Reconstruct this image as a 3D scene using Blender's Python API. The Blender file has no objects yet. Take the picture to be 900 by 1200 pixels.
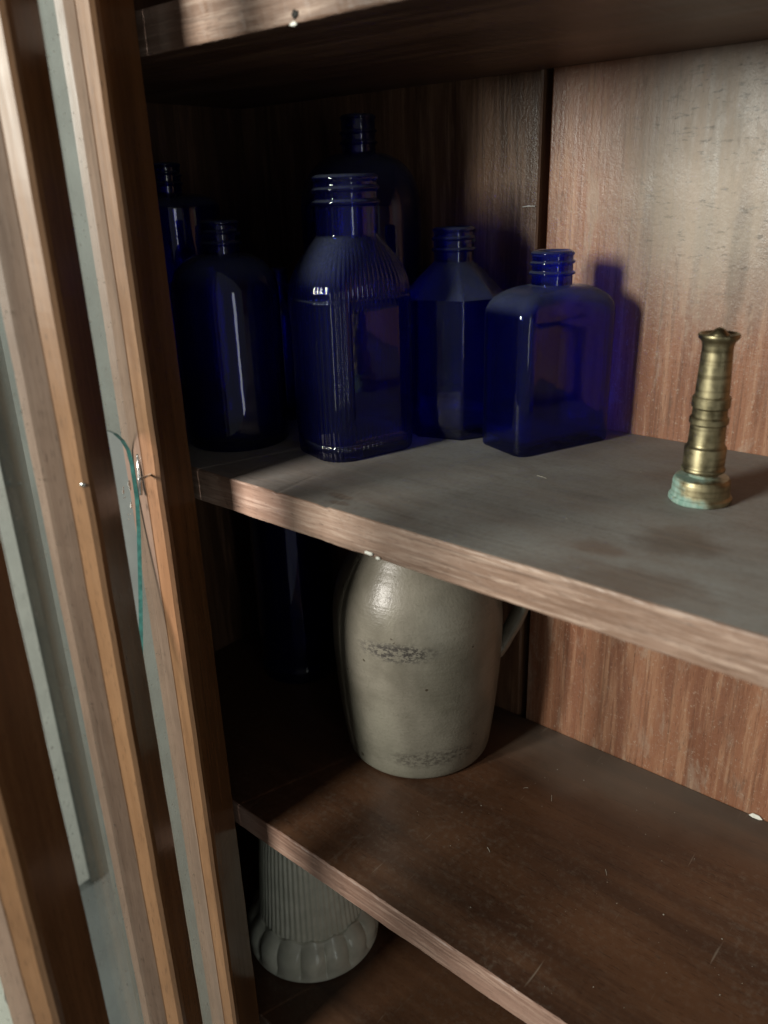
import bpy, bmesh, math, random
from mathutils import Vector, Matrix, noise as mnoise

random.seed(7)
scene = bpy.context.scene
COL = scene.collection

# ------------------------------------------------------------------ camera
cam_d = bpy.data.cameras.new('camera')
cam = bpy.data.objects.new('camera', cam_d)
COL.objects.link(cam)
cam.location = (0.382595, -0.269630, 0.147971)
cam.rotation_mode = 'XYZ'
cam.rotation_euler = (1.192491, 0.028799, 0.700363)
cam_d.sensor_fit = 'HORIZONTAL'
cam_d.sensor_width = 36.0
cam_d.lens = 941.17 / 900 * 36
cam_d.clip_start = 0.01
cam_d.clip_end = 50
cam_d.dof.use_dof = True
cam_d.dof.focus_distance = 0.52
cam_d.dof.aperture_fstop = 11
scene.camera = cam

# ------------------------------------------------------------------ room light
world = bpy.data.worlds.new('World')
scene.world = world
world.use_nodes = True
bg = world.node_tree.nodes['Background']
bg.inputs[0].default_value = (0.93, 0.97, 0.93, 1)
bg.inputs[1].default_value = 0.12

ld = bpy.data.lights.new('window_light', 'AREA')
ld.shape = 'RECTANGLE'
ld.size, ld.size_y = 0.34, 0.36
ld.energy = 33
ld.color = (1.0, 0.945, 0.87)
lo = bpy.data.objects.new('window_light', ld)
COL.objects.link(lo)
lo.location = (-.20, -1.15, .39)
ldir = (lo.location - Vector((.13, .12, .0))).normalized()
lo.rotation_euler = (-ldir).to_track_quat('-Z', 'Y').to_euler()

# tall slim window further along the room, seen as upright streaks in the bottles
l2 = bpy.data.lights.new('side_window_light', 'AREA')
l2.shape = 'RECTANGLE'
l2.size, l2.size_y = 0.16, 1.1
l2.energy = 1.5
l2.color = (.95, 1.0, .97)
lo2 = bpy.data.objects.new('side_window_light', l2)
COL.objects.link(lo2)
lo2.location = (1.75, -.72, -.15)
lo2.rotation_euler = (lo2.location - Vector((0, .05, -.15))).to_track_quat('Z', 'Y').to_euler()

vs = scene.view_settings
vs.view_transform = 'Standard'
vs.look = 'None'
vs.exposure = 0.22
vs.gamma = 1
vs.use_curve_mapping = False
cy = scene.cycles
cy.use_denoising = True
cy.max_bounces = 16
cy.transparent_max_bounces = 24
cy.transmission_bounces = 12
cy.glossy_bounces = 6
cy.sample_clamp_indirect = 4
cy.caustics_reflective = False

# ------------------------------------------------------------------ dimensions (metres)
D = 0.2102          # inner face of the back boards
ZL = -0.2489        # top of the lower shelf
ZU = 0.2138         # underside of the upper shelf
ZB = -0.46          # top of the bottom board
XJ = 0.1087         # joint between the back boards
XL, XR = -0.17, 0.62

# ------------------------------------------------------------------ node helpers
class NT:
    def __init__(self, name):
        self.m = bpy.data.materials.new(name)
        self.m.use_nodes = True
        self.t = self.m.node_tree
        self.t.nodes.clear()
        self.out = self.t.nodes.new('ShaderNodeOutputMaterial')
    def n(self, typ, **kw):
        nd = self.t.nodes.new('ShaderNode' + typ)
        for k, v in kw.items():
            if k.startswith('_'):
                setattr(nd, k[1:], v)
        return nd
    def set(self, sock, v):
        if hasattr(v, 'is_output'):
            self.t.links.new(v, sock)
        elif isinstance(v, (tuple, list)) and len(v) == 3 and sock.type == 'RGBA':
            sock.default_value = (*v, 1)
        else:
            sock.default_value = v
    def coord(self, scale=(1, 1, 1), loc=(0, 0, 0), rot=(0, 0, 0)):
        tc = self.n('TexCoord')
        mp = self.n('Mapping')
        mp.inputs['Scale'].default_value = scale
        mp.inputs['Location'].default_value = loc
        mp.inputs['Rotation'].default_value = rot
        self.t.links.new(tc.outputs['Object'], mp.inputs['Vector'])
        return mp.outputs['Vector']
    def noise(self, vec, scale, detail=4, rough=.55, dist=0.0):
        nd = self.n('TexNoise')
        self.t.links.new(vec, nd.inputs['Vector'])
        nd.inputs['Scale'].default_value = scale
        nd.inputs['Detail'].default_value = detail
        nd.inputs['Roughness'].default_value = rough
        nd.inputs['Distortion'].default_value = dist
        return nd.outputs['Fac']
    def ramp(self, v, a, b, va=0.0, vb=1.0):
        nd = self.n('MapRange')
        nd.interpolation_type = 'SMOOTHSTEP'
        self.set(nd.inputs['Value'], v)
        nd.inputs['From Min'].default_value = a
        nd.inputs['From Max'].default_value = b
        nd.inputs['To Min'].default_value = va
        nd.inputs['To Max'].default_value = vb
        return nd.outputs['Result']
    def math(self, op, a, b=0.0):
        nd = self.n('Math')
        nd.operation = op
        self.set(nd.inputs[0], a)
        self.set(nd.inputs[1], b)
        return nd.outputs[0]
    def mix(self, f, a, b):
        nd = self.n('Mix')
        nd.data_type = 'RGBA'
        self.set(nd.inputs[0], f)
        self.set(nd.inputs[6], a)
        self.set(nd.inputs[7], b)
        return nd.outputs[2]
    def bump(self, h, strength=.3, dist=.001):
        nd = self.n('Bump')
        self.set(nd.inputs['Height'], h)
        nd.inputs['Strength'].default_value = strength
        nd.inputs['Distance'].default_value = dist
        return nd.outputs['Normal']
    def principled(self, color, rough, metal=0.0, normal=None, spec=.5, coat=0.0):
        b = self.n('BsdfPrincipled')
        self.set(b.inputs['Base Color'], color)
        self.set(b.inputs['Roughness'], rough)
        self.set(b.inputs['Metallic'], metal)
        self.set(b.inputs['Specular IOR Level'], spec)
        self.set(b.inputs['Coat Weight'], coat)
        b.inputs['Coat Roughness'].default_value = .12
        if normal is not None:
            self.t.links.new(normal, b.inputs['Normal'])
        return b.outputs[0]
    def mixs(self, f, a, b):
        nd = self.n('MixShader')
        self.set(nd.inputs[0], f)
        self.t.links.new(a, nd.inputs[1])
        self.t.links.new(b, nd.inputs[2])
        return nd.outputs[0]
    def schlick(self, normal=None):
        lw = self.n('LayerWeight'); lw.inputs['Blend'].default_value = .5
        if normal is not None: self.t.links.new(normal, lw.inputs['Normal'])
        return self.math('ADD', .04, self.math('MULTIPLY', .96, self.math('POWER', lw.outputs['Facing'], 5.0)))
    def done(self, s):
        self.t.links.new(s, self.out.inputs['Surface'])
        return self.m
    def xyz(self):
        tc = self.n('TexCoord')
        sp = self.n('SeparateXYZ')
        self.t.links.new(tc.outputs['Object'], sp.inputs[0])
        return sp.outputs
    def blob(self, centre, radius, soft=.35, wob=.35, nscale=40, sc=(1, 1, 1)):
        """soft-edged irregular patch round a point, in the thing's own coordinates"""
        tc = self.n('TexCoord')
        ns = self.n('TexNoise')
        self.t.links.new(tc.outputs['Object'], ns.inputs['Vector'])
        ns.inputs['Scale'].default_value = nscale
        ns.inputs['Detail'].default_value = 4
        sub = self.n('VectorMath'); sub.operation = 'SUBTRACT'
        self.t.links.new(tc.outputs['Object'], sub.inputs[0])
        sub.inputs[1].default_value = centre
        mul = self.n('VectorMath'); mul.operation = 'MULTIPLY'
        self.t.links.new(sub.outputs[0], mul.inputs[0])
        mul.inputs[1].default_value = sc
        ln = self.n('VectorMath'); ln.operation = 'LENGTH'
        self.t.links.new(mul.outputs[0], ln.inputs[0])
        d = self.math('DIVIDE', ln.outputs['Value'], radius)
        d = self.math('ADD', d, self.math('MULTIPLY', self.math('SUBTRACT', ns.outputs['Fac'], .5), wob * 2))
        return self.ramp(d, 1 - soft, 1 + soft, 1, 0)

def stretch(axis, k):
    return {'X': (1 / k, 1, 1), 'Y': (1, 1 / k, 1), 'Z': (1, 1, 1 / k)}[axis]

def wood(name, dark, mid, light, axis='Z', rough=(.35, .55), band=26, seed=0.0, bump=.25, spec=.5, soft=1.0, peel=0.0, extra=None):
    t = NT(name)
    v1 = t.coord(stretch(axis, 14), loc=(seed, seed * .7, seed * .3))
    v2 = t.coord(stretch(axis, 40), loc=(seed * 2, seed, seed))
    v3 = t.coord((1, 1, 1), loc=(seed, 0, seed))
    broad = t.noise(v1, band, 3, .5, .6)
    fine = t.noise(v2, 420, 3, .6)
    medium = t.noise(v1, band * 5, 4, .6, .3)
    blot = t.noise(v3, 14, 4, .6)
    c = t.mix(t.ramp(broad, .36, .66), dark, mid)
    c = t.mix(t.math('MULTIPLY', t.ramp(medium, .45, .7), .75 * soft), c, light)
    c = t.mix(t.math('MULTIPLY', t.ramp(fine, .5, .72), .45 * soft * soft), c, tuple(x * .45 for x in dark))
    c = t.mix(t.math('MULTIPLY', t.ramp(blot, .5, .75), .3), c, dark)
    pore = t.noise(t.coord(stretch(axis, 11), loc=(seed, seed, 2 * seed)), 1500, 2, .5)
    c = t.mix(t.math('MULTIPLY', t.ramp(pore, .60, .70), .5), c, tuple(x * .4 for x in dark))
    r = t.ramp(t.math('ADD', t.math('MULTIPLY', medium, .5), t.math('MULTIPLY', blot, .5)), .3, .7, rough[0], rough[1])
    if extra:
        c, r = extra(t, c, r)
    h = t.math('ADD', fine, t.math('MULTIPLY', medium, .8))
    if peel:                                                # crazed, dusty varnish
        pl = t.noise(t.coord((1, 1, .8)), 520, 4, .65)
        h = t.math('ADD', h, t.math('MULTIPLY', pl, peel))
    nrm = t.bump(h, bump, .0006)
    return t.done(t.principled(c, r, 0, nrm, spec))

# ------------------------------------------------------------------ materials
def back_extra(t, c, r):
    # pale patch painting in the window's sheen over scuffed varnish, short dark horizontal flecks, plus a drip-shaped water stain
    v = t.coord((1, 1, 3.2), loc=(.3, 0, .2))
    fl = t.noise(v, 130, 3, .7)
    patch = t.blob((.215, D, .155), .055, .5, .35, 22, (1, 1, .75))
    c = t.mix(t.math('MULTIPLY', patch, .6), c, (.47, .42, .35))
    f = t.math('MULTIPLY', t.ramp(fl, .56, .7), t.math('MULTIPLY', t.blob((.225, D, .16), .05, .5, .5, 25, (1, 1, .7)), .8))
    c = t.mix(f, c, (.10, .075, .055))
    c = t.mix(t.math('MULTIPLY', t.blob((.232, D, .10), .03, .5, .8, 60, (6, 1, .6)), .55), c, (.13, .085, .06))
    c = t.mix(t.math('MULTIPLY', t.blob((.246, D, -.06), .026, .35, .7, 45, (2.2, 1, .7)), .5), c, (.15, .085, .07))
    tiny = t.noise(t.coord((1, 1, .7)), 620, 4, .7)
    c = t.mix(t.math('MULTIPLY', t.ramp(tiny, .56, .70), .45), c, (.56, .44, .34))
    worn = t.noise(t.coord((1, 1, .35), loc=(.9, 0, .4)), 46, 5, .7, .5)
    c = t.mix(t.math('MULTIPLY', t.ramp(worn, .52, .68), .35), c, (.50, .40, .31))
    drk = t.noise(t.coord((1, 1, .3), loc=(.2, 0, 1.4)), 70, 5, .75, .4)
    c = t.mix(t.math('MULTIPLY', t.ramp(drk, .57, .72), .5), c, (.14, .075, .048))
    r = t.math('ADD', r, t.math('MULTIPLY', t.ramp(worn, .45, .7), .12))
    return c, r

def shelf_top_extra(t, c, r):
    big = t.noise(t.coord(loc=(.21, .4, 0)), 9, 5, .6, .3)
    fine = t.noise(t.coord(), 350, 4, .7)
    d = t.ramp(big, .30, .62, .55, .93)
    stain = t.math('MAXIMUM', t.blob((.268, .062, 0), .016, .45, .8, 75, (1, .8, 1)), t.blob((.272, .012, 0), .02, .5, .8, 65, (.8, 1.3, 1)))
    stain = t.math('MAXIMUM', stain, t.blob((.243, .035, 0), .010, .5, .6, 90, (.8, 1.4, 1)))
    stain = t.math('MAXIMUM', stain, t.math('MULTIPLY', t.blob((.106, .016, 0), .0052, .25, .25, 120, (.62, 1.6, 1)), 1.0))
    stain = t.math('MAXIMUM', stain, t.math('MULTIPLY', t.blob((.112, .009, 0), .0042, .25, .25, 120, (.62, 1.7, 1)), 1.0))
    stain = t.math('MAXIMUM', stain, t.math('MULTIPLY', t.blob((.18, .05, 0), .02, .6, .6, 60), .3))
    d = t.math('MULTIPLY', d, t.math('SUBTRACT', 1.0, t.math('MULTIPLY', stain, .5)))
    d = t.math('MULTIPLY', d, t.ramp(fine, .2, .6, .66, 1.0))
    mott = t.noise(t.coord((.5, 1, 1), loc=(.7, .1, 0)), 38, 5, .65, .4)
    d = t.math('MULTIPLY', d, t.ramp(mott, .3, .65, .72, 1.0))
    c = t.mix(d, c, (.30, .295, .278))
    return c, t.math('ADD', r, t.math('MULTIPLY', d, .2))

def lower_top_extra(t, c, r):
    # thin dust, worn scratches
    fine = t.noise(t.coord(), 260, 4, .7)
    big = t.noise(t.coord(loc=(3, 1, 0)), 10, 4, .6)
    back = t.blob((.19, .205, ZL), .045, .6, .4, 30, (.4, 1, 1))
    f = t.math('MULTIPLY', t.ramp(fine, .45, .8), t.ramp(big, .35, .7, .06, .26))
    f = t.math('MAXIMUM', f, t.math('MULTIPLY', back, .35))
    c = t.mix(f, c, (.26, .23, .19))
    sc = t.noise(t.coord((1, .06, 1), rot=(0, 0, math.radians(-14))), 330, 2, .5)
    c = t.mix(t.math('MULTIPLY', t.ramp(sc, .70, .78), .35), c, (.30, .25, .2))
    return c, r

M = {}
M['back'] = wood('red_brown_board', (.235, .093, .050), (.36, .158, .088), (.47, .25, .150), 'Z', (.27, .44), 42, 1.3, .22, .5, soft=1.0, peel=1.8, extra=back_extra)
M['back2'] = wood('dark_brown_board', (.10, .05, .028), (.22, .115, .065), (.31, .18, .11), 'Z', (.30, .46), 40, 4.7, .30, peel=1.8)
M['side'] = wood('side_board', (.05, .024, .013), (.10, .05, .026), (.15, .08, .045), 'Z', (.35, .5), 30, 2.2)
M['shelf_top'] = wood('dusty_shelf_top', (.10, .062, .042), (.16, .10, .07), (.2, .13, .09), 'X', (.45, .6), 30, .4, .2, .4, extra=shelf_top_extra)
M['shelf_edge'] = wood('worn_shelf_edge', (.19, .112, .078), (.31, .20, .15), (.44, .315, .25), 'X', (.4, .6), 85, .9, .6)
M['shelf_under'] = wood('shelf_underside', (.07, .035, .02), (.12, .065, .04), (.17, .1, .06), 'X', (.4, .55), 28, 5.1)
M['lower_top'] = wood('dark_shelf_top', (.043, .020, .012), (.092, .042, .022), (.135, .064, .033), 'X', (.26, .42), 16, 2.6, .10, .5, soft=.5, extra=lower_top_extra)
M['lower_edge'] = wood('lower_shelf_edge', (.18, .10, .073), (.28, .168, .128), (.38, .25, .195), 'X', (.4, .6), 60, 3.9, .5)
M['door'] = wood('door_wood', (.15, .073, .034), (.225, .115, .055), (.27, .145, .073), 'Z', (.35, .5), 40, 6.2, .2, soft=.5)
M['door_shade'] = wood('door_shaded_varnish', (.10, .046, .019), (.16, .074, .030), (.21, .105, .044), 'Z', (.14, .26), 40, 8.8, .06, soft=.5)  # door wood darkened to paint in the shade on its inner faces
M['door_bevel'] = wood('door_bevel_greyed', (.12, .076, .054), (.165, .107, .077), (.20, .135, .099), 'Z', (.4, .55), 60, 7.4, .2, soft=.5)

def simple(name, col, rough, metal=0.0, nscale=0, var=.3, bump=0.0):
    t = NT(name)
    c = col
    nrm = None
    if nscale:
        f = t.noise(t.coord(), nscale, 4, .6)
        c = t.mix(t.ramp(f, .3, .7), tuple(x * (1 - var) for x in col), tuple(min(1, x * (1 + var)) for x in col))
        if bump:
            nrm = t.bump(f, bump, .0006)
    return t.done(t.principled(c, rough, metal, nrm))

M['stile'] = simple('grey_painted_stile', (.075, .085, .080), .6, 0, 25, .12)
M['gap'] = simple('dark_backing', (.012, .009, .007), .8, 0, 60)
M['wall'] = simple('grey_green_wall', (.23, .255, .24), .8, 0, 7, .06)
M['floor'] = simple('grey_floor', (.22, .24, .235), .5, 0, 5, .12)
M['white'] = simple('white_paint', (.80, .80, .74), .5, 0, 20, .05)
M['mat'] = simple('pale_floor_light', (.74, .76, .68), .8, 0, 30, .06)  # pale colour of the slab that stands in for floor light
M['verdigris'] = simple('verdigris', (.27, .41, .35), .9, 0, 300, .35, .4)
M['cable'] = simple('grey_rubber', (.16, .17, .165), .5, 0, 30, .1)
M['steel'] = simple('bright_steel', (.75, .75, .72), .25, 1.0, 300, .15)
M['flake'] = simple('white_flake', (.85, .83, .76), .7, 0, 200, .08)
M['speck'] = simple('pale_dust', (.36, .33, .28), .9, 0, 300, .2)

def thin_glass(name, tint, rough=.0, dirt=.10):
    t = NT(name)
    fr = t.schlick()
    tr = t.n('BsdfTransparent'); t.set(tr.inputs[0], tint)
    gl = t.n('BsdfGlossy'); t.set(gl.inputs['Color'], (.95, 1, .98)); t.set(gl.inputs['Roughness'], rough)
    s = t.mixs(fr, tr.outputs[0], gl.outputs[0])
    df = t.n('BsdfDiffuse'); t.set(df.inputs[0], (.55, .58, .55))
    f = t.noise(t.coord(), 60, 5, .65)
    sp = t.noise(t.coord(), 420, 3, .5)
    d = t.math('ADD', t.ramp(f, .4, .75, dirt * .35, dirt), t.math('MULTIPLY', t.ramp(sp, .665, .72), .5))
    s = t.mixs(d, s, df.outputs[0])
    return t.done(s)
M['pane'] = thin_glass('door_glass', (.925, .96, .95), .02, .12)
M['pane_edge'] = simple('green_glass_edge', (.022, .075, .066), .12, 0, 300, .3)

def cobalt(name, tint, dust=.28, film=.012, straight=.5, rough=.03, haze_w=.022):
    t = NT(name)
    wav = t.noise(t.coord((1, 1, .45)), 55, 3, .5)
    nrm = t.bump(wav, .12, .0015)
    fr = t.schlick(nrm)
    tr = t.n('BsdfTransparent'); t.set(tr.inputs[0], tint)
    rf = t.n('BsdfRefraction'); t.set(rf.inputs['Color'], tint); rf.inputs['IOR'].default_value = 1.45; rf.inputs['Roughness'].default_value = .07
    t.t.links.new(nrm, rf.inputs['Normal'])
    gl = t.n('BsdfGlossy'); t.set(gl.inputs['Color'], (1, 1, 1)); t.set(gl.inputs['Roughness'], rough)
    t.t.links.new(nrm, gl.inputs['Normal'])
    body = t.mixs(straight, rf.outputs[0], tr.outputs[0])
    scatter = t.n('BsdfDiffuse'); t.set(scatter.inputs[0], (tint[0] * .09, tint[1] * .08, tint[2] * .46))
    tl = t.n('BsdfTranslucent'); t.set(tl.inputs[0], (tint[0] * .09, tint[1] * .08, tint[2] * .46))
    haze = t.mixs(.5, scatter.outputs[0], tl.outputs[0])
    body = t.mixs(haze_w, body, haze)                           # faint diffuse blue standing in for light scattered inside the glass
    s = t.mixs(fr, body, gl.outputs[0])
    df = t.n('BsdfDiffuse'); t.set(df.inputs[0], (.19, .22, .30))
    geo = t.n('NewGeometry')
    sp = t.n('SeparateXYZ'); t.t.links.new(geo.outputs['Normal'], sp.inputs[0])
    up = t.ramp(sp.outputs[2], .10, .85, 0, dust)           # dust lies where the glass faces up
    grain = t.noise(t.coord(), 700, 4, .7)
    cl = t.noise(t.coord(), 45, 4, .6)
    d = t.math('MULTIPLY', up, t.ramp(grain, .25, .65, .45, 1))
    d = t.math('ADD', d, t.math('MULTIPLY', t.ramp(cl, .35, .7, .3, 1), film))
    s = t.mixs(d, s, df.outputs[0])
    return t.done(s)
BLUE = (.24, .33, .985)
M['cobalt'] = cobalt('cobalt_glass', BLUE)
M['cobalt_dusty'] = cobalt('cobalt_glass_dusty', BLUE, .24, .006)
M['cobalt_dark'] = cobalt('cobalt_glass_dark', (.23, .23, .86), .2, .012, haze_w=.035)

# stoneware
def stoneware():
    t = NT('salt_glazed_stoneware')
    a = t.noise(t.coord(), 18, 5, .6, .4)
    b = t.noise(t.coord((1, 1, .35)), 45, 4, .6)
    fine = t.noise(t.coord(), 520, 3, .6)
    c = t.mix(t.ramp(a, .32, .68), (.168, .155, .120), (.265, .245, .195))
    c = t.mix(t.math('MULTIPLY', t.ramp(b, .5, .75), .35), c, (.31, .295, .23))
    c = t.mix(t.math('MULTIPLY', t.ramp(fine, .5, .7), .3), c, (.15, .145, .105))
    rings = t.noise(t.coord((.05, .05, 1)), 190, 2, .5)
    x, y, z = t.xyz()
    # rough dark scuff round the widest part, facing out of the cabinet
    spk = t.noise(t.coord((1, 1, 1.6)), 260, 4, .75)
    sc = t.blob((.026, -.056, .1105), .024, .5, .35, 90, (1.0, .9, 3.8))
    f = t.math('MULTIPLY', sc, t.ramp(spk, .44, .56))
    c = t.mix(t.math('MULTIPLY', f, .92), c, (.035, .03, .026))
    sc2 = t.blob((.044, -.034, .020), .024, .5, .4, 60, (.8, .8, 3.4))
    f2 = t.math('MULTIPLY', sc2, t.ramp(spk, .42, .6))
    c = t.mix(t.math('MULTIPLY', f2, .75), c, (.07, .06, .05))
    dots = t.noise(t.coord(), 150, 1, .4)
    c = t.mix(t.math('MULTIPLY', t.ramp(dots, .765, .79), .85), c, (.05, .035, .02))
    r = t.ramp(a, .3, .7, .28, .46)
    r = t.math('ADD', r, t.math('MULTIPLY', f, .4))
    h = t.math('ADD', t.math('MULTIPLY', fine, .9), t.math('ADD', t.math('MULTIPLY', rings, 1.6), t.math('MULTIPLY', f, -.8)))
    return t.done(t.principled(c, r, 0, t.bump(h, .2, .0012)))
M['stoneware'] = stoneware()

def brass():
    t = NT('aged_brass')
    a = t.noise(t.coord(), 90, 5, .65)
    b = t.noise(t.coord((1, 1, .2)), 300, 3, .6)
    c = t.mix(t.ramp(a, .35, .65), (.22, .187, .11), (.38, .325, .20))
    c = t.mix(t.math('MULTIPLY', t.ramp(b, .5, .75), .5), c, (.16, .115, .05))
    x, y, z = t.xyz()
    # verdigris round the base collar
    vd = t.math('MAXIMUM', t.blob((-.0115, -.007, .006), .0085, .35, .55, 260), t.blob((-.003, -.0145, .0006), .0095, .4, .5, 260, (.8, 1, 2.4)))
    top = t.blob((-.004, -.003, .0128), .0105, .4, .6, 260, (1, 1, 7))
    g = t.math('MAXIMUM', vd, t.math('MULTIPLY', top, .75))
    gc = t.mix(t.ramp(b, .3, .7), (.17, .29, .24), (.33, .44, .38))
    c = t.mix(g, c, gc)
    dirt = t.noise(t.coord((.05, .05, 1)), 420, 2, .5)
    c = t.mix(t.math('MULTIPLY', t.ramp(dirt, .5, .68), .55), c, (.10, .078, .042))
    r = t.math('ADD', t.ramp(a, .3, .7, .36, .54), t.math('MULTIPLY', g, .4))
    met = t.math('SUBTRACT', 1.0, g)
    h = t.math('ADD', t.math('MULTIPLY', a, .6), t.math('MULTIPLY', g, 1.5))
    return t.done(t.principled(c, r, met, t.bump(h, .2, .0008)))
M['brass'] = brass()

def milk():
    t = NT('milk_glass')
    a = t.noise(t.coord(), 60, 4, .6)
    c = t.mix(t.ramp(a, .3, .7), (.60, .60, .50), (.72, .71, .60))
    b = t.n('BsdfPrincipled')
    t.set(b.inputs['Base Color'], c)
    b.inputs['Roughness'].default_value = .22
    b.inputs['Subsurface Weight'].default_value = .25
    b.inputs['Subsurface Radius'].default_value = (.01, .01, .01)
    b.inputs['Subsurface Scale'].default_value = .4
    return t.done(b.outputs[0])
M['milk'] = milk()

# ------------------------------------------------------------------ mesh helpers
def link(name, me, mats, parent=None, smooth=False):
    o = bpy.data.objects.new(name, me)
    COL.objects.link(o)
    for m in (mats if isinstance(mats, (list, tuple)) else [mats]):
        me.materials.append(m)
    if smooth:
        for p in me.polygons:
            p.use_smooth = True
    if parent is not None:
        o.parent = parent
    return o

def tag(o, label=None, cat=None, group=None, kind=None):
    if label: o['label'] = label
    if cat: o['category'] = cat
    if group: o['group'] = group
    if kind: o['kind'] = kind
    return o

def empty(name, loc=(0, 0, 0), parent=None, rz=0.0):
    o = bpy.data.objects.new(name, None)
    COL.objects.link(o)
    o.empty_display_size = .02
    o.location = loc
    o.rotation_euler = (0, 0, rz)
    if parent is not None: o.parent = parent
    return o

def sweep(name, prof, axis, a, b, n, mats, parent=None, jitter=0.0, midx=None, jscale=60, seed=0):
    """closed 2-D profile swept along an axis; profile is (y,z) for X, (x,y) for Z, (x,z) for Y"""
    verts, faces, mi = [], [], []
    k = len(prof)
    for i in range(n + 1):
        s = a + (b - a) * i / n
        for (u, v) in prof:
            if axis == 'X': P = Vector((s, u, v))
            elif axis == 'Z': P = Vector((u, v, s))
            else: P = Vector((u, s, v))
            if jitter and 0 < i < n:
                q = P * jscale + Vector((seed, seed * 2, 0))
                d = mnoise.noise_vector(q) * jitter
                if axis == 'X': d.x = 0
                if axis == 'Z': d.z = 0
                if axis == 'Y': d.y = 0
                P = P + d
            verts.append(P)
    for i in range(n):
        for j in range(k):
            j2 = (j + 1) % k
            faces.append((i * k + j, i * k + j2, (i + 1) * k + j2, (i + 1) * k + j))
            mi.append(midx[j] if midx else 0)
    faces.append(tuple(range(k - 1, -1, -1))); mi.append(0)
    faces.append(tuple(n * k + j for j in range(k))); mi.append(0)
    me = bpy.data.meshes.new(name)
    me.from_pydata(verts, [], faces)
    for p, m in zip(me.polygons, mi): p.material_index = m
    bm = bmesh.new(); bm.from_mesh(me)
    bmesh.ops.recalc_face_normals(bm, faces=bm.faces)
    bm.to_mesh(me); bm.free()
    return link(name, me, mats, parent)

def rect_prof(u0, u1, v0, v1, c=.0008):
    return [(u0 + c, v0), (u1 - c, v0), (u1, v0 + c), (u1, v1 - c), (u1 - c, v1), (u0 + c, v1), (u0, v1 - c), (u0, v0 + c)]

def box(name, x0, x1, y0, y1, z0, z1, mat, parent=None, axis='Z', jitter=0.0, n=1, c=.0008):
    if axis == 'Z': return sweep(name, rect_prof(x0, x1, y0, y1, c), 'Z', z0, z1, n, mat, parent, jitter)
    if axis == 'X': return sweep(name, rect_prof(y0, y1, z0, z1, c), 'X', x0, x1, n, mat, parent, jitter)
    return sweep(name, rect_prof(x0, x1, z0, z1, c), 'Y', y0, y1, n, mat, parent, jitter)

def loft(name, rings, mats, parent=None, loc=(0, 0, 0), rz=0.0, cap0=True, cap1=True, smooth=True, sharp=None):
    """rings: list of lists of Vector, all the same length"""
    n = len(rings[0])
    verts, faces = [], []
    for r in rings: verts += [tuple(p) for p in r]
    for i in range(len(rings) - 1):
        for j in range(n):
            j2 = (j + 1) % n
            faces.append((i * n + j, i * n + j2, (i + 1) * n + j2, (i + 1) * n + j))
    if cap0:
        verts.append(tuple(sum((Vector(p) for p in rings[0]), Vector()) / n)); c = len(verts) - 1
        faces += [(c, (j + 1) % n, j) for j in range(n)]
    if cap1:
        b = (len(rings) - 1) * n
        verts.append(tuple(sum((Vector(p) for p in rings[-1]), Vector()) / n)); c = len(verts) - 1
        faces += [(c, b + j, b + (j + 1) % n) for j in range(n)]
    me = bpy.data.meshes.new(name)
    me.from_pydata(verts, [], faces)
    o = link(name, me, mats, parent, smooth)
    o.location = loc
    o.rotation_euler = (0, 0, rz)
    return o

def circ(r, z, n): return [Vector((r * math.cos(2 * math.pi * j / n), r * math.sin(2 * math.pi * j / n), z)) for j in range(n)]

def polar(fn, z, n):
    out = []
    for j in range(n):
        th = 2 * math.pi * j / n
        r = fn(th, z)
        out.append(Vector((r * math.cos(th), r * math.sin(th), z)))
    return out

_rr = {}
def rrect(a, b, rad):
    """polar radius of a rounded rectangle, half sizes a, b"""
    key = (a, b, rad)
    if key in _rr: return _rr[key]
    cache = {}
    def sdf(x, y):
        qx, qy = abs(x) - a + rad, abs(y) - b + rad
        return math.hypot(max(qx, 0), max(qy, 0)) + min(max(qx, qy), 0) - rad
    def f(th):
        k = round(th, 6)
        if k not in cache:
            lo_, hi = 0.0, a + b
            c, s = math.cos(th), math.sin(th)
            for _ in range(36):
                m = (lo_ + hi) / 2
                if sdf(m * c, m * s) < 0: lo_ = m
                else: hi = m
            cache[k] = lo_
        return cache[k]
    _rr[key] = f
    return f

def neck_rings(r, z0, z1, bands, n, lip=.0006):
    """outer rings of a screw neck; bands = [(z centre, half height, bulge)]"""
    out = []
    K = 44
    for i in range(K + 1):
        z = z0 + (z1 - z0) * i / K
        def fn(th, zz, z=z):
            q = 0
            for (zc, hh, bu, pitch) in bands:
                c = zc + pitch * (th / (2 * math.pi) - .5)
                d = abs(z - c) / hh
                if d < 1: q = max(q, bu * math.sqrt(1 - d * d))
            e = min(1, (z1 - z) / .0012)
            return r + q - lip * (1 - math.sqrt(max(0, 1 - (1 - e) ** 2)))
        out.append(polar(fn, z, n))
    return out

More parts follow.
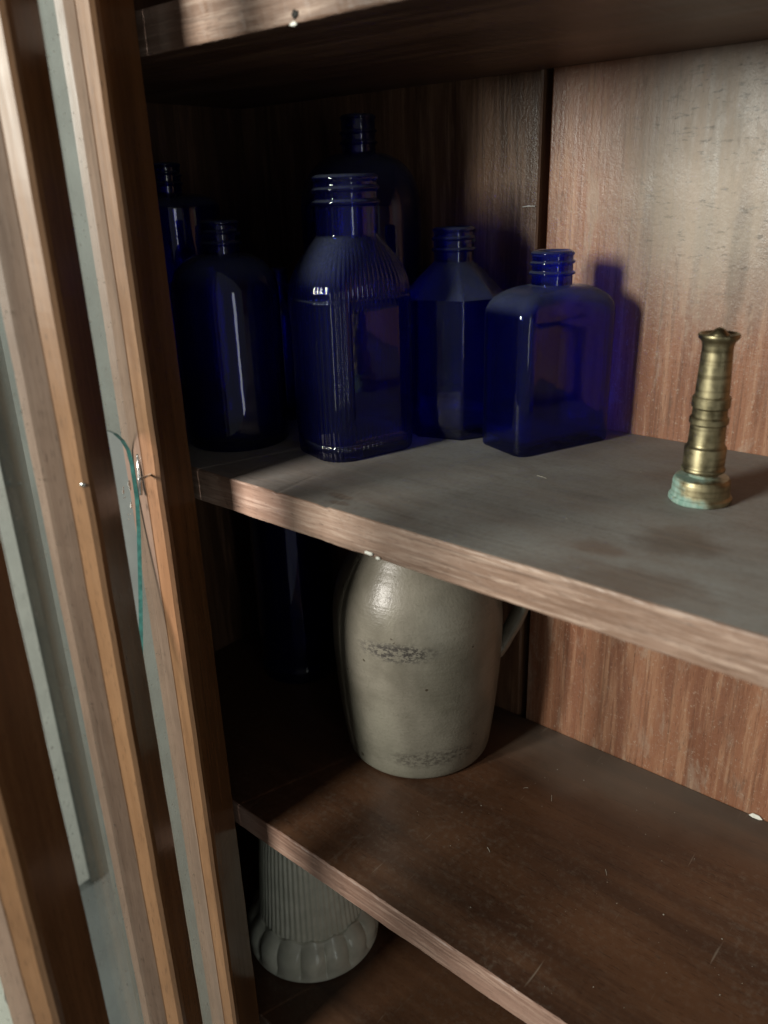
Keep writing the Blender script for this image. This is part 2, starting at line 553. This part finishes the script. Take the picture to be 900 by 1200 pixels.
def bottle(name, label, loc, rz, body, zs, z_neck, z_top, r_neck, bands, mat, n=160, wall=.0024, base_r=.0022, shoulder=None, nsh=18, extra_body_z=(), cat='bottle'):
    """body(th, z) polar radius up to zs, shoulder blends into the neck; hollow, with real wall thickness"""
    sh = shoulder or (lambda t: math.sqrt(max(0, 1 - t ** 2.2)))
    outer = []
    # rounded heel
    for k in range(5):
        a = math.pi / 2 * k / 4
        zz = base_r * (1 - math.cos(a)); sub = base_r * (1 - math.sin(a))
        outer.append(polar(lambda th, z: body(th, max(z, base_r)) - sub, zz, n))
    zlist = sorted(set([base_r + (zs - base_r) * i / 10 for i in range(1, 11)] + list(extra_body_z)))
    for z in zlist: outer.append(polar(body, z, n))
    for i in range(1, nsh + 1):
        t = 1 - (1 - i / nsh) ** 1.6 if shoulder is None else i / nsh
        z = zs + (z_neck - zs) * t
        w = sh(t)
        outer.append(polar(lambda th, zz: r_neck + (body(th, zs if zz > zs else zz) - r_neck) * w, z, n))
    outer += neck_rings(r_neck, z_neck + .0004, z_top, bands, n)
    # inner skin: neck bore down to the floor
    ri = r_neck - .0026
    inner = [circ(r_neck - .0012, z_top + .0004, n), circ(ri, z_top - .0006, n), circ(ri, z_neck, n)]
    for i in range(nsh, 0, -2):
        t = i / nsh
        z = zs + (z_neck - wall - zs) * t
        w = math.sqrt(max(0, 1 - t ** 2.2)) if shoulder is None else sh(t)
        inner.append(polar(lambda th, zz: ri + (body(th, zs) - wall - ri) * w, z, n))
    for z in (zs, zs * .75, zs * .5, zs * .25, .010, .0065):
        k = wall if z > .008 else wall + .002
        inner.append(polar(lambda th, zz: body(th, max(zz, base_r)) - k, z, n))
    inner.append(polar(lambda th, zz: (body(th, .01) - wall) * .7, .0052, n))
    o = loft(name, outer + inner, mat, None, loc, rz)
    tag(o, label, cat, 'bottles on the middle shelf' if loc[2] > -.1 else None)
    return o

# ================================================================== SETTING (room seen through the door glass)
def quad(name, pts, mat):
    me = bpy.data.meshes.new(name)
    me.from_pydata(pts, [], [tuple(range(len(pts)))])
    return link(name, me, mat)

wx = -.78
FZ = -1.02
w = box('room_wall', wx - .08, wx, -.75, 1.6, FZ, 1.5, M['wall']); w['kind'] = 'structure'
f = box('floor', -1.6, 1.4, -1.2, 1.6, FZ - .06, FZ - .001, M['floor'], axis='X'); f['kind'] = 'structure'
o = box('window_casing', wx + .001, wx + .016, .188, .212, FZ + .03, .9, M['white'])
tag(o, 'narrow white painted upright trim on the grey wall behind the door glass', 'trim')
o = box('floor_light_patch', -.74, -.45, -.30, .055, FZ, FZ + .012, M['mat'], axis='X')  # added slab standing in for a patch of window light on the floor
tag(o, 'pale slab standing in for window light on the floor beyond the door', 'mat')
cu = []
for i in range(25):
    t = i / 24
    cu.append(Vector((-.70 + .10 * t, .045 - .02 * math.sin(t * 5.0) - .05 * t, FZ + .0165)))
def tube(name, pts, rad, mat, parent=None, n=10, taper=None):
    rings = []
    up = Vector((0, 0, 1))
    for i, p in enumerate(pts):
        a = pts[max(i - 1, 0)]; b = pts[min(i + 1, len(pts) - 1)]
        tg = (b - a).normalized()
        s = tg.cross(up)
        if s.length < 1e-4: s = Vector((1, 0, 0))
        s.normalize(); u = s.cross(tg).normalized()
        r = rad * (taper(i / (len(pts) - 1)) if taper else 1)
        rings.append([p + (s * math.cos(2 * math.pi * j / n) + u * math.sin(2 * math.pi * j / n)) * r for j in range(n)])
    return loft(name, rings, mat, parent)
o = tube('cable', cu, .0045, M['cable'])
tag(o, 'grey cable lying on the pale floor patch beyond the door', 'cable')

# ================================================================== CABINET
cab = empty('cabinet', (0, 0, ZB - .05))
tag(cab, 'old red brown wooden cabinet with shelves and a narrow-paned glass door standing open', 'cabinet')
def to_cab(o):
    o.parent = cab
    o.matrix_parent_inverse = Matrix.Translation((0, 0, -(ZB - .05)))
    return o

def shelf(name_mats, z_top, thick, y0, seed):
    top, edge, under = name_mats
    y1 = D - .0006
    z0 = z_top - thick
    c = .0011
    prof = [(y1, z0), (y1, z_top)] 
    # top run towards the front, then the front edge with eased corners, then the underside
    prof += [(y1 - (y1 - y0 - c) * i / 6, z_top) for i in range(1, 7)]
    prof += [(y0 + c * .3, z_top - c * .3), (y0, z_top - c)]
    prof += [(y0, z_top - c - (thick - 2 * c) * i / 4) for i in range(1, 5)]
    prof += [(y0 + c * .3, z0 + c * .3), (y0 + c, z0)]
    k = len(prof)
    mi = []
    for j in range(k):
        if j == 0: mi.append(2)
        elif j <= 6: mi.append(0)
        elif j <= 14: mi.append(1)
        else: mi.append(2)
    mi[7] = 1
    n = 260
    verts, faces, fm = [], [], []
    xa, xb = XL + .0008, XR - .0008
    for i in range(n + 1):
        x = xa + (xb - xa) * i / n
        for j, (y, z) in enumerate(prof):
            P = Vector((x, y, z))
            if 7 <= j <= 16:
                d = mnoise.noise(Vector((x * 45, j * .35, seed))) * .0005 + mnoise.noise(Vector((x * 260, j * .8, seed + 3))) * .00028
                P.y += d
                if j in (8, 9, 7):
                    chip = max(0, mnoise.noise(Vector((x * 140, 1.7, seed + 9))) - .42) * .004
                    P.z -= chip; 
                elif j >= 15:
                    P.z += abs(mnoise.noise(Vector((x * 160, 5.7, seed + 9)))) * .0006
            verts.append(P)
    for i in range(n):
        for j in range(k):
            j2 = (j + 1) % k
            faces.append((i * k + j, (i + 1) * k + j, (i + 1) * k + j2, i * k + j2)); fm.append(mi[j])
    faces.append(tuple(range(k))); fm.append(1)
    faces.append(tuple(n * k + j for j in range(k - 1, -1, -1))); fm.append(1)
    me = bpy.data.meshes.new('shelf')
    me.from_pydata(verts, [], faces)
    for p, m in zip(me.polygons, fm): p.material_index = m
    bm = bmesh.new(); bm.from_mesh(me); bmesh.ops.recalc_face_normals(bm, faces=bm.faces); bm.to_mesh(me); bm.free()
    return to_cab(link('shelf', me, [top, edge, under]))

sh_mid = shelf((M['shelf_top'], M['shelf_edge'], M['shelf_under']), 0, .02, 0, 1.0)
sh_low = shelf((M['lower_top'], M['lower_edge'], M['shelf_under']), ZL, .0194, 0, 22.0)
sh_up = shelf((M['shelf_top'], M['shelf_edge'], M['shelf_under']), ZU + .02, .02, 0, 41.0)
sh_mid['label'] = 'dusty middle shelf with a pale worn front edge'
sh_low['label'] = 'dark varnished lower shelf with scattered dust'
to_cab(box('bottom_board', XL, XR, -.002, D, ZB - .022, ZB, M['lower_top'], axis='X'))
to_cab(box('top_board', XL, XR, -.002, D, .47, .49, M['side'], axis='X'))

# back: upright boards with an open joint, dark strip behind
zt, zb_ = .47, ZB - .022
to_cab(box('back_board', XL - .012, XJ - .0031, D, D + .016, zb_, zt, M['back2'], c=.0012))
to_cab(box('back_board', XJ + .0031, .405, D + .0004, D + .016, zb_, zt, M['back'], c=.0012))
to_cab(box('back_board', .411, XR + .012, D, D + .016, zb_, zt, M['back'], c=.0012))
to_cab(box('backing_strip', XJ - .02, XJ + .02, D + .0162, D + .024, zb_, zt, M['gap']))
to_cab(box('backing_strip', .39, .43, D + .0162, D + .024, zb_, zt, M['gap']))
# sides and left front stile of the carcass
to_cab(box('side_panel', XL - .014, XL, 0, D, zb_, zt, M['side']))
to_cab(box('side_panel', XR, XR + .02, 0, D, zb_, zt, M['side']))
to_cab(box('front_stile', XL - .014, .0018, -.0135, -.0010, zb_ - .25, zt, M['stile'], n=1))

# ---- the glazed door, standing open; its inner face is the local plane x = 0, hinge at its origin
door = empty('door', (0.0125, -0.0085, 0), None, math.atan(0.62)); to_cab(door)
d1, d2, d3 = .0105, .0200, .0245
def bar(name, yr, ym, y1, y2, seed):
    """yr far edge of inner face, ym near edge, y1/y2 steps of the moulding towards the glass"""
    prof = [(-.0008, yr), (0, yr - .0008), (0, ym + .0034), (-.0010, ym + .0012), (-.0032, ym), (-d1, y1), (-d1 - .0005, y1 - .0003), (-d2, y2), (-d3, y2 + .001), (-d3, min(yr - .004, (y2 + yr) / 2)), (-d2, yr - .006), (-d1, yr - .001)]
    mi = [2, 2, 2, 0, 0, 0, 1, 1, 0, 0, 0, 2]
    return sweep(name, prof, 'Z', -.53, .46, 160, [M['door'], M['door_bevel'], M['door_shade']], door, .00022, mi, 40, seed)
bars = [('hinge_stile', 0.0, -0.0406, -0.0379, -0.0308, 1), ('glazing_bar', -0.0884, -0.1114, -0.1107, -0.1135, 2), ('glazing_bar', -0.1755, -0.2075, -0.2083, -0.2057, 3), ('lock_stile', -.5000, -.5450, -.5452, -.5460, 4)]
for nm, yr, ym, y1, y2, sd in bars: bar(nm, yr, ym, y1, y2, sd)
# glass panes between the bars (set just behind the inner face); the one by the hinge is broken
def pane(name, pts, x0=-.0209, x1=-.0185, bright=()):
    """pts: outline (y, z); side faces show the green edge of the glass"""
    n = len(pts)
    verts = [(x0, y, z) for y, z in pts] + [(x1, y, z) for y, z in pts]
    faces = [tuple(range(n)), tuple(range(2 * n - 1, n - 1, -1))]
    mi = [0, 0]
    for j in range(n):
        j2 = (j + 1) % n
        faces.append((j, j2, n + j2, n + j)); mi.append(1)
    me = bpy.data.meshes.new(name)
    me.from_pydata(verts, [], faces)
    for p_, m in zip(me.polygons, mi): p_.material_index = m
    bm = bmesh.new(); bm.from_mesh(me); bmesh.ops.recalc_face_normals(bm, faces=bm.faces); bm.to_mesh(me); bm.free()
    return link(name, me, [M['pane'], M['pane_edge']], door)
yA, yB = -0.0268, -0.0944
hole = [(-0.0944, 0.0461), (-0.0528, 0.0416), (-0.0455, 0.0378), (-0.0386, 0.032), (-0.0338, 0.025), (-0.0324, 0.017), (-0.0324, 0.0083), (-0.0325, -0.0031), (-0.0357, -0.0194), (-0.0406, -0.0377), (-0.0457, -0.0562), (-0.0512, -0.0746), (-0.0561, -0.0908)]
pg = [(yA, .45), (yA, -.52), (yB, -.52), (yB, -.165)] + [(y, z) for y, z in reversed(hole)] + [(yB, hole[0][1] + .0015), (yB, .45)]
p_ = pane('glass_pane', pg); p_['label'] = 'narrow pane with a broken corner showing a green edge'
pane('glass_pane', [(-0.1095, .45), (-0.1095, -.52), (-0.1815, -.52), (-0.1815, .45)])
pane('glass_pane', [(-0.2017, .45), (-0.2017, -.52), (-0.506, -.52), (-0.506, .45)])
box('top_rail', -.0245, 0, -.555, -.0016, .4605, .52, M['door'], door, axis='Y')
box('bottom_rail', -.0245, 0, -.555, -.0016, -.60, -.5305, M['door'], door, axis='Y')
# glazier's point, nail head and putty crumbs by the break
gp = tube('glazing_point', [Vector((-.0135, -0.0357, 0.0238)), Vector((-.0135, -0.0375, 0.0168)), Vector((-.0135, -0.0385, 0.0105)), Vector((-.0135, -0.0397, 0.0022))], .0011, M['steel'], door, 8)
tube('glazing_point', [Vector((-0.005, -0.0333, 0.0136)), Vector((-0.0065, -0.0408, 0.0138)), Vector((-0.0072, -0.0522, 0.0154))], .0008, M['steel'], door, 8)
nh = loft('nail_head', [[Vector((-0.0035, -0.1110, 0.0339)) + Vector((.0006 * math.cos(a) * r, -.0008 * k, .0011 * math.sin(a) * r)) + Vector((.0009 * math.cos(a) * r, 0, 0)) for a in [2 * math.pi * j / 12 for j in range(12)]] for k, r in ((0, 1), (.7, .9), (1, .4))], M['steel'], door)
rnd = random.Random(3)
for i in range(12):
    c = Vector((-.0178, -0.0414 - rnd.random() * .009, 0.0118 - rnd.random() * .024))
    s = .0003 + rnd.random() ** 3 * .0016
    rings = []
    for k in range(5):
        a = math.pi * (k + .5) / 5
        rings.append([c + Vector((.18 * s * math.cos(a), s * math.sin(a) * math.cos(2 * math.pi * j / 8) * (.6 + 1.1 * rnd.random()), 1.2 * s * math.sin(a) * math.sin(2 * math.pi * j / 8) * (.6 + 1.1 * rnd.random()))) for j in range(8)])
    loft('putty_crumb', rings, M['flake'], door)

# chips and marks on the shelf edges (parts of their shelves)
def chip(parent, x, y, z, s, mat, seed, flat=.35):
    r = random.Random(seed)
    me_r = []
    for k in range(5):
        a = math.pi * (k + .5) / 5
        me_r.append([Vector((x, y, z)) + Vector((s[0] * math.sin(a) * math.cos(2 * math.pi * j / 10) * (.7 + .6 * r.random()), -s[1] * math.cos(a), s[2] * math.sin(a) * math.sin(2 * math.pi * j / 10) * (.7 + .6 * r.random()))) for j in range(10)])
    o = loft('paint_chip_or_hole', me_r, mat)
    o.parent = parent
    return o
def chip_w(shelf_o, *a):
    o = chip(None, *a); o.parent = shelf_o
    o.matrix_parent_inverse = Matrix.Identity(4)
chip_w(sh_mid, 0.1395, -.0004, -0.0177, (.0030, .0007, .0012), M['flake'], 4)
chip_w(sh_mid, 0.1455, -.0004, -0.0189, (.0014, .0006, .0009), M['flake'], 6)
chip_w(sh_up, 0.1102, -.0002, 0.2172, (.0022, .0004, .0016), M['gap'], 9)  # nail hole: its inner shade put into a near-black bump
chip_w(sh_up, 0.1092, -.0003, 0.2137, (.0022, .0006, .0009), M['flake'], 10)

# ================================================================== BOTTLES
# 1 square-shouldered flask with flat panels, right
fa, fb = .0365, .0212
R1, R2 = rrect(fa, fb, .0085), rrect(fa, fb - .0005, .0085)
def flask_body(th, z):
    r1 = R1(th)
    x, y = r1 * math.cos(th), r1 * math.sin(th)
    if z < .0775 and abs(x) < fa - .004:
        k = min(1, (.0775 - z) / .0008, (fa - .004 - abs(x)) / .006)
        return r1 + (R2(th) - r1) * max(0, k)
    return r1
bottle('square_bottle', 'cobalt blue flat sided square glass bottle with wide rounded shoulders beside the back board', (0.1432, 0.1642, 0), math.radians(69.5),
       flask_body, .0785, .0955, .1142, .0118, [(.1020, .0011, .0016, .0), (.1075, .0011, .0013, .002), (.1128, .0010, .0008, 0)], M['cobalt_dusty'], 200,
       extra_body_z=(.0094, .0107, .0766, .0774))

# 2 ribbed bottle
ra, rb_ = .0330, .0258
Q1 = rrect(ra, rb_, .0165)
Q2 = rrect(ra, rb_ - .0006, .0165)
NP = 576
_s = [0.0]
for j in range(NP):
    t0, t1 = 2 * math.pi * j / NP, 2 * math.pi * (j + 1) / NP
    _s.append(_s[-1] + math.hypot(Q1(t1) * math.cos(t1) - Q1(t0) * math.cos(t0), Q1(t1) * math.sin(t1) - Q1(t0) * math.sin(t0)))
PER = _s[-1]
def ribbed_body(th, z):
    r = Q1(th)
    x = r * math.cos(th)
    s = _s[min(NP, int(round(th / (2 * math.pi) * NP)))] / PER
    rib = .00042 * abs(math.sin(math.pi * 66 * s))
    if z > .0112 and z < .0925 and -.0165 < x < .0275:
        k = min(1, (z - .0112) / .0009, (.0925 - z) / .0009, (.0275 - x) / .006, (x + .0165) / .0012)
        k = max(0, k)
        return (r + rib) * (1 - k) + Q2(th) * k
    if z > .0900: rib *= 1
    taper = -.0008 * max(0, (.02 - z) / .02)
    g = .0006 if abs(z - .0935) < .0006 or abs(z - .0105) < .0006 else 0
    return r + rib + taper - g
bottle('ribbed_bottle', 'tall cobalt blue ribbed glass bottle with wide threaded mouth and smooth flat panel', (0.0536, 0.0871, 0), math.radians(74),
       ribbed_body, .0945, .1265, .1578, .0178, [(.1560, .0014, .0010, 0), (.1500, .0013, .0016, .0025), (.1435, .0014, .0018, 0)], M['cobalt_dusty'], NP,
       shoulder=lambda t: max(0, math.cos(math.pi * t / 2)) ** 1.05, nsh=22, extra_body_z=(.0098, .0105, .0112, .0120, .0128, .0916, .0925, .0930, .0936, .0942))

# 3 octagonal bottle with sloping shoulders
def oct_body(th, z):
    best = 1
    for k in range(8):
        a = math.pi / 4 * k
        d = .0308 if k % 2 == 0 else .0300
        if k in (2, 6): d = .0272
        c = math.cos(th - a)
        if c > .1: best = min(best, d / c)
    k = 12 / .03
    return best
def slope(t): return (1 - t) ** .92 if t < .93 else (1 - .93) ** .92 * (1 - (t - .93) / .07) ** 2
bottle('octagonal_bottle', 'cobalt blue eight sided glass bottle with sloping shoulders and threaded neck', (.0790, .1560, 0), math.radians(16),
       oct_body, .0865, .1075, .1272, .0123, [(.1145, .0011, .0015, .0), (.1205, .0011, .0014, .002), (.1258, .0010, .0008, 0)], M['cobalt'], 192,
       shoulder=slope).data.set_sharp_from_angle(angle=math.radians(32))

# 4 round bottle by the door
bottle('round_bottle', 'dark cobalt blue round glass bottle with dusty rounded shoulders beside the door', (-.0235, .0575, 0), .4,
       lambda th, z: .0328, .0920, .1165, .1355, .0112, [(.1225, .0012, .0016, 0), (.1285, .0011, .0014, .002), (.1342, .0010, .0008, 0)], M['cobalt_dark'], 128)
# 5 large bottle at the back
bottle('large_round_bottle', 'largest round dark blue bottle standing behind the ribbed bottle', (-.0050, .1655, 0), 1.1,
       lambda th, z: .0408, .1360, .1730, .1955, .0112, [(.1790, .0011, .0016, 0), (.1850, .0010, .0014, .002), (.1940, .0010, .0008, 0)], M['cobalt_dark'], 128)
# 6 tall bottle in the dark corner
bottle('flat_shouldered_bottle', 'tall near black blue bottle with flat shoulders in the dark corner behind the round bottle', (-.1180, .0910, 0), .2,
       lambda th, z: .0350, .1420, .1520, .1710, .0105, [(.1580, .0011, .0015, 0), (.1640, .0010, .0013, .002), (.1697, .0010, .0008, 0)], M['cobalt_dark'], 128)
# 7 small bottle between
bottle('small_bottle', 'small dark blue bottle standing between the round bottle and the ribbed bottle', (-.0400, .1165, 0), .2,
       lambda th, z: .0165, .0700, .0820, .1025, .0072, [(.0870, .0010, .0013, 0), (.0920, .0010, .0012, .002), (.1010, .0009, .0008, 0)], M['cobalt_dark'], 96)
# 8 tall bottle on the lower shelf
bottle('tall_round_bottle', 'tall dark blue round bottle beside the stoneware jar on the lower shelf', (-.0900, .1560, ZL), .2,
       lambda th, z: .0345 + .0008 * math.exp(-((z - .010) / .0035) ** 2) - .0006 * math.exp(-((z - .0165) / .003) ** 2), .1450, .1750, .1980, .0125, [(.1820, .0011, .0016, 0), (.1880, .0010, .0014, .002)], M['cobalt_dark'], 128,
       extra_body_z=(.006, .008, .010, .012, .014, .0165, .019))

# ================================================================== STONEWARE JAR
jar = empty('stoneware_jar', (0.0575, 0.1411, ZL))
tag(jar, 'grey green salt glazed stoneware jar with a dark scuff and a side handle', 'jar')
jp = [(.0515, 0), (.0535, .0012), (.0548, .004), (.0560, .012), (.0582, .030), (.0605, .055), (.0622, .080), (.0627, .098), (.0624, .113), (.0608, .127), (.0572, .140), (.0512, .152), (.0445, .163), (.0388, .172), (.0358, .177), (.0365, .181), (.0385, .184), (.0392, .189), (.0385, .194), (.0365, .196),
      (.0335, .194), (.0325, .187), (.0325, .177), (.043, .155), (.053, .130), (.057, .098), (.054, .050), (.050, .012), (.02, .009)]
# smooth the outer profile
def catmull(pts, k=5):
    out = []
    for i in range(len(pts) - 1):
        p0 = pts[max(i - 1, 0)]; p1 = pts[i]; p2 = pts[i + 1]; p3 = pts[min(i + 2, len(pts) - 1)]
        for j in range(k):
            t = j / k
            out.append(tuple(.5 * ((2 * b) + (c - a) * t + (2 * a - 5 * b + 4 * c - d) * t * t + (-a + 3 * b - 3 * c + d) * t ** 3) for a, b, c, d in zip(p0, p1, p2, p3)))
    out.append(pts[-1])
    return out
prof = catmull(jp, 4)
rings = []
for (r, z) in prof:
    ring = []
    for j in range(128):
        th = 2 * math.pi * j / 128
        w_ = 1 + .006 * mnoise.noise(Vector((math.cos(th) * 1.3, math.sin(th) * 1.3, z * 12))) * min(1, z / .02)
        ring.append(Vector((r * w_ * math.cos(th), r * w_ * math.sin(th), z)))
    rings.append(ring)
loft('body', rings, M['stoneware'], jar)
# strap handle
ha = math.atan2(.61, .79)
hp = [(.0580, .078), (.0635, .085), (.0690, .095), (.0738, .106), (.0775, .118), (.0775, .132), (.0730, .144), (.0650, .151), (.0540, .154), (.0450, .153)]
hp = catmull(hp, 4)
hr = []
for i, (r, z) in enumerate(hp):
    a_ = hp[max(0, i - 1)]; b_ = hp[min(len(hp) - 1, i + 1)]
    tx, tz = b_[0] - a_[0], b_[1] - a_[1]
    L = math.hypot(tx, tz); nx, nz = -tz / L, tx / L
    wd = .0085 + .003 * max(0, 1 - i / 6) + .003 * max(0, 1 - (len(hp) - 1 - i) / 6)
    th_ = .0058 + .002 * max(0, 1 - i / 6)
    ring = []
    for j in range(16):
        a = 2 * math.pi * j / 16
        u, v = wd * math.cos(a), th_ * math.sin(a) * (1 - .25 * math.cos(a) ** 2)
        rr, zz = r + nx * v, z + nz * v
        ring.append(Vector((rr * math.cos(ha) - u * math.sin(ha), rr * math.sin(ha) + u * math.cos(ha), zz)))
    hr.append(ring)
loft('handle', hr, M['stoneware'], jar)

# ================================================================== BRASS NOZZLE
noz = empty('hose_nozzle', (.2570, .1190, 0))
tag(noz, 'small tarnished brass hose nozzle standing upright with green verdigris on its base', 'nozzle')
def lathe(name, pts, mat, parent, n=72, wob=0.0):
    rings = []
    for (r, z) in pts:
        ring = []
        for j in range(n):
            th = 2 * math.pi * j / n
            w_ = wob * mnoise.noise(Vector((math.cos(th) * 2.2, math.sin(th) * 2.2, z * 90)))
            ring.append(Vector(((r + w_) * math.cos(th), (r + w_) * math.sin(th), z)))
        rings.append(ring)
    o = loft(name, rings, mat, parent)
    o.data.set_sharp_from_angle(angle=math.radians(28))
    return o
def soft(pts, e=.0003):
    """bevel the corners of a stepped profile"""
    out = [pts[0]]
    for i in range(1, len(pts) - 1):
        a, b, c = pts[i - 1], pts[i], pts[i + 1]
        for q, s in ((a, 1), (c, 1)):
            L = math.hypot(q[0] - b[0], q[1] - b[1])
            k = min(.4, e / L) if L > 1e-6 else 0
            out.append((b[0] + (q[0] - b[0]) * k, b[1] + (q[1] - b[1]) * k))
    out.append(pts[-1])
    return out
lathe('base_collar', soft([(.0142, .0), (.0150, .0006), (.0150, .0028), (.0139, .0034), (.0137, .0105), (.0128, .0124), (.0066, .0128)]), M['brass'], noz, 96, .0003)
lathe('barrel', soft([(.0064, .0120), (.0064, .0152), (.0102, .0156), (.0105, .0168), (.0101, .0178), (.0097, .0182), (.0099, .0278), (.0090, .0288), (.0086, .0296), (.0083, .0395), (.0091, .0399), (.0091, .0428), (.0082, .0433), (.0081, .0475), (.0089, .0479), (.0089, .0528), (.0079, .0534), (.0071, .0745)]), M['brass'], noz)
lathe('nozzle_tip', soft([(.0070, .0740), (.0071, .0772), (.0076, .0792), (.0090, .0804), (.0095, .0818), (.0091, .0828), (.0083, .0829), (.0074, .0818), (.0045, .0814), (.0042, .0826), (.0030, .0838), (.0022, .0848), (.0006, .0855)]), M['brass'], noz)
# ================================================================== MILK GLASS SHADE
shd = empty('milk_glass_shade', (-.021, .085, ZB))
tag(shd, 'white milk glass shade with fine ribs and a scalloped rim below the lower shelf', 'lamp shade')
NS = 480
rings = []
def ribbed_r(r, th, k): return r + k * .00042 * math.cos(60 * th)
skirt = []
for (r, z, sc) in [(.0520, .0, 0), (.0560, .0004, 0), (.0572, .0016, 0), (.0574, .0034, .2), (.0562, .0050, .6), (.0554, .0085, 1), (.0560, .0135, 1.1), (.0556, .0190, 1.1), (.0538, .0245, 1), (.0508, .0290, .7), (.0482, .0318, .25), (.0478, .0335, 0), (.0472, .0345, 0), (.0445, .0348, 0)]:
    skirt.append([Vector(((r + sc * (.0042 * abs(math.cos(8 * th)) ** .55 - .0022)) * math.cos(th), (r + sc * (.0042 * abs(math.cos(8 * th)) ** .55 - .0022)) * math.sin(th), z + (.0014 * math.cos(16 * th) if z > .031 else 0))) for th in [2 * math.pi * j / NS for j in range(NS)]])
inner = []
for (r, z) in [(.0425, .0340), (.0440, .0270), (.0500, .0150), (.0510, .0060), (.0505, .0008)]:
    inner.append(circ(r, z, NS))
loft('scalloped_rim', skirt + inner, M['milk'], shd, cap0=False, cap1=False)
bell = []
for (r, z, k) in [(.0436, .0300, .5), (.0462, .0350, 1), (.0454, .0400, 1), (.0440, .0550, 1), (.0424, .0750, 1), (.0408, .0950, 1), (.0392, .1120, 1), (.0372, .1260, 1), (.0350, .1370, .9), (.0300, .1430, .6), (.0270, .1460, .2), (.0265, .1560, 0), (.0280, .1580, 0), (.0272, .1600, 0), (.0250, .1600, 0)]:
    bell.append([Vector((ribbed_r(r, th, k) * math.cos(th), ribbed_r(r, th, k) * math.sin(th), z)) for th in [2 * math.pi * j / NS for j in range(NS)]])
for (r, z) in [(.0240, .158), (.0240, .146), (.0325, .132), (.0360, .110), (.0395, .060), (.0410, .030), (.0405, .0262)]:
    bell.append(circ(r, z, NS))
loft('ribbed_bell', bell, M['milk'], shd, cap0=False, cap1=False)

# ================================================================== SMALL THINGS
# white paint flake caught where the lower shelf meets the back
me = bpy.data.meshes.new('paint_flake')
fx, fy, fz = (0.2904, 0.2086, ZL + .0002)
pts = [(-.006, 0, 0), (-.002, -.0012, .0003), (.004, -.001, .0002), (.0065, .0002, .0004), (.003, .0008, .0022), (-.003, .0006, .0025)]
pts = [(a * .7, b, c * .8) for a, b, c in pts]
vv = [(fx + a, fy + b, fz + c) for a, b, c in pts] + [(fx + a, fy + b + .0006, fz + c) for a, b, c in pts]
n6 = 6
me.from_pydata(vv, [], [tuple(range(6)), tuple(range(11, 5, -1))] + [(j, (j + 1) % 6, 6 + (j + 1) % 6, 6 + j) for j in range(6)])
tag(link('paint_flake', me, M['flake']), 'white paint flake in the crack between lower shelf and back board', 'paint flake')

# dust specks and fibres
def specks(name, zs, xr, yr, count, seed, label, smin=.00015, smax=.00055, fibres=5):
    r = random.Random(seed)
    V, F = [], []
    for i in range(count):
        x = r.uniform(*xr); y = r.uniform(*yr)
        if zs < -.1 and math.hypot(x - 0.058, y - 0.141) < .06: continue
        if zs > -.1 and y > .05 and x < .19: continue
        if zs > -.1 and math.hypot(x - .257, y - .119) < .018: continue
        s = smin + (smax - smin) * r.random() ** 3
        b = len(V)
        for k in range(6):
            a = 2 * math.pi * k / 6 + r.random() * .6
            V.append((x + s * math.cos(a) * (.6 + .6 * r.random()), y + s * math.sin(a) * (.6 + .6 * r.random()), zs + .00002))
        V.append((x, y, zs + s * .8))
        F += [(b + k, b + (k + 1) % 6, b + 6) for k in range(6)]
        F.append(tuple(b + k for k in range(5, -1, -1)))
    for i in range(fibres):
        x = r.uniform(*xr); y = r.uniform(*yr)
        if zs < -.1 and math.hypot(x - 0.058, y - 0.141) < .064: continue
        a = r.uniform(0, math.pi); cv = r.uniform(-.5, .5); L = r.uniform(.003, .007)
        prev = None
        for k in range(7):
            px, py = x + L * k / 6 * math.cos(a + cv * k / 6), y + L * k / 6 * math.sin(a + cv * k / 6)
            b = len(V)
            w_ = .00011
            V += [(px - w_, py - w_, zs + .00005), (px + w_, py + w_, zs + .00005), (px, py, zs + .0003)]
            if prev is not None:
                for q in range(3):
                    F.append((prev + q, prev + (q + 1) % 3, b + (q + 1) % 3, b + q))
            prev = b
    me = bpy.data.meshes.new(name)
    me.from_pydata(V, [], F)
    return tag(link(name, me, M['speck']), label, 'dust', None, 'stuff')
specks('dust', ZL, (.09, .33), (.004, .2), 95, 5, 'pale dust specks and lint scattered on the dark lower shelf')
specks('dust', 0, (.10, .33), (.003, .2), 34, 8, 'a few pale specks on the dusty middle shelf', .00015, .00045, 2)

# cobweb threads in the joint of the back boards
wb = tube('cobweb', [Vector(q) for q in ((0.0947, 0.2096, 0.1370), (0.0991, 0.2094, 0.1374), (0.1041, 0.2092, 0.1373))], .00035, M['flake'], None, 6)
tag(wb, 'white cobweb thread stretched across the back board joint', 'cobweb')
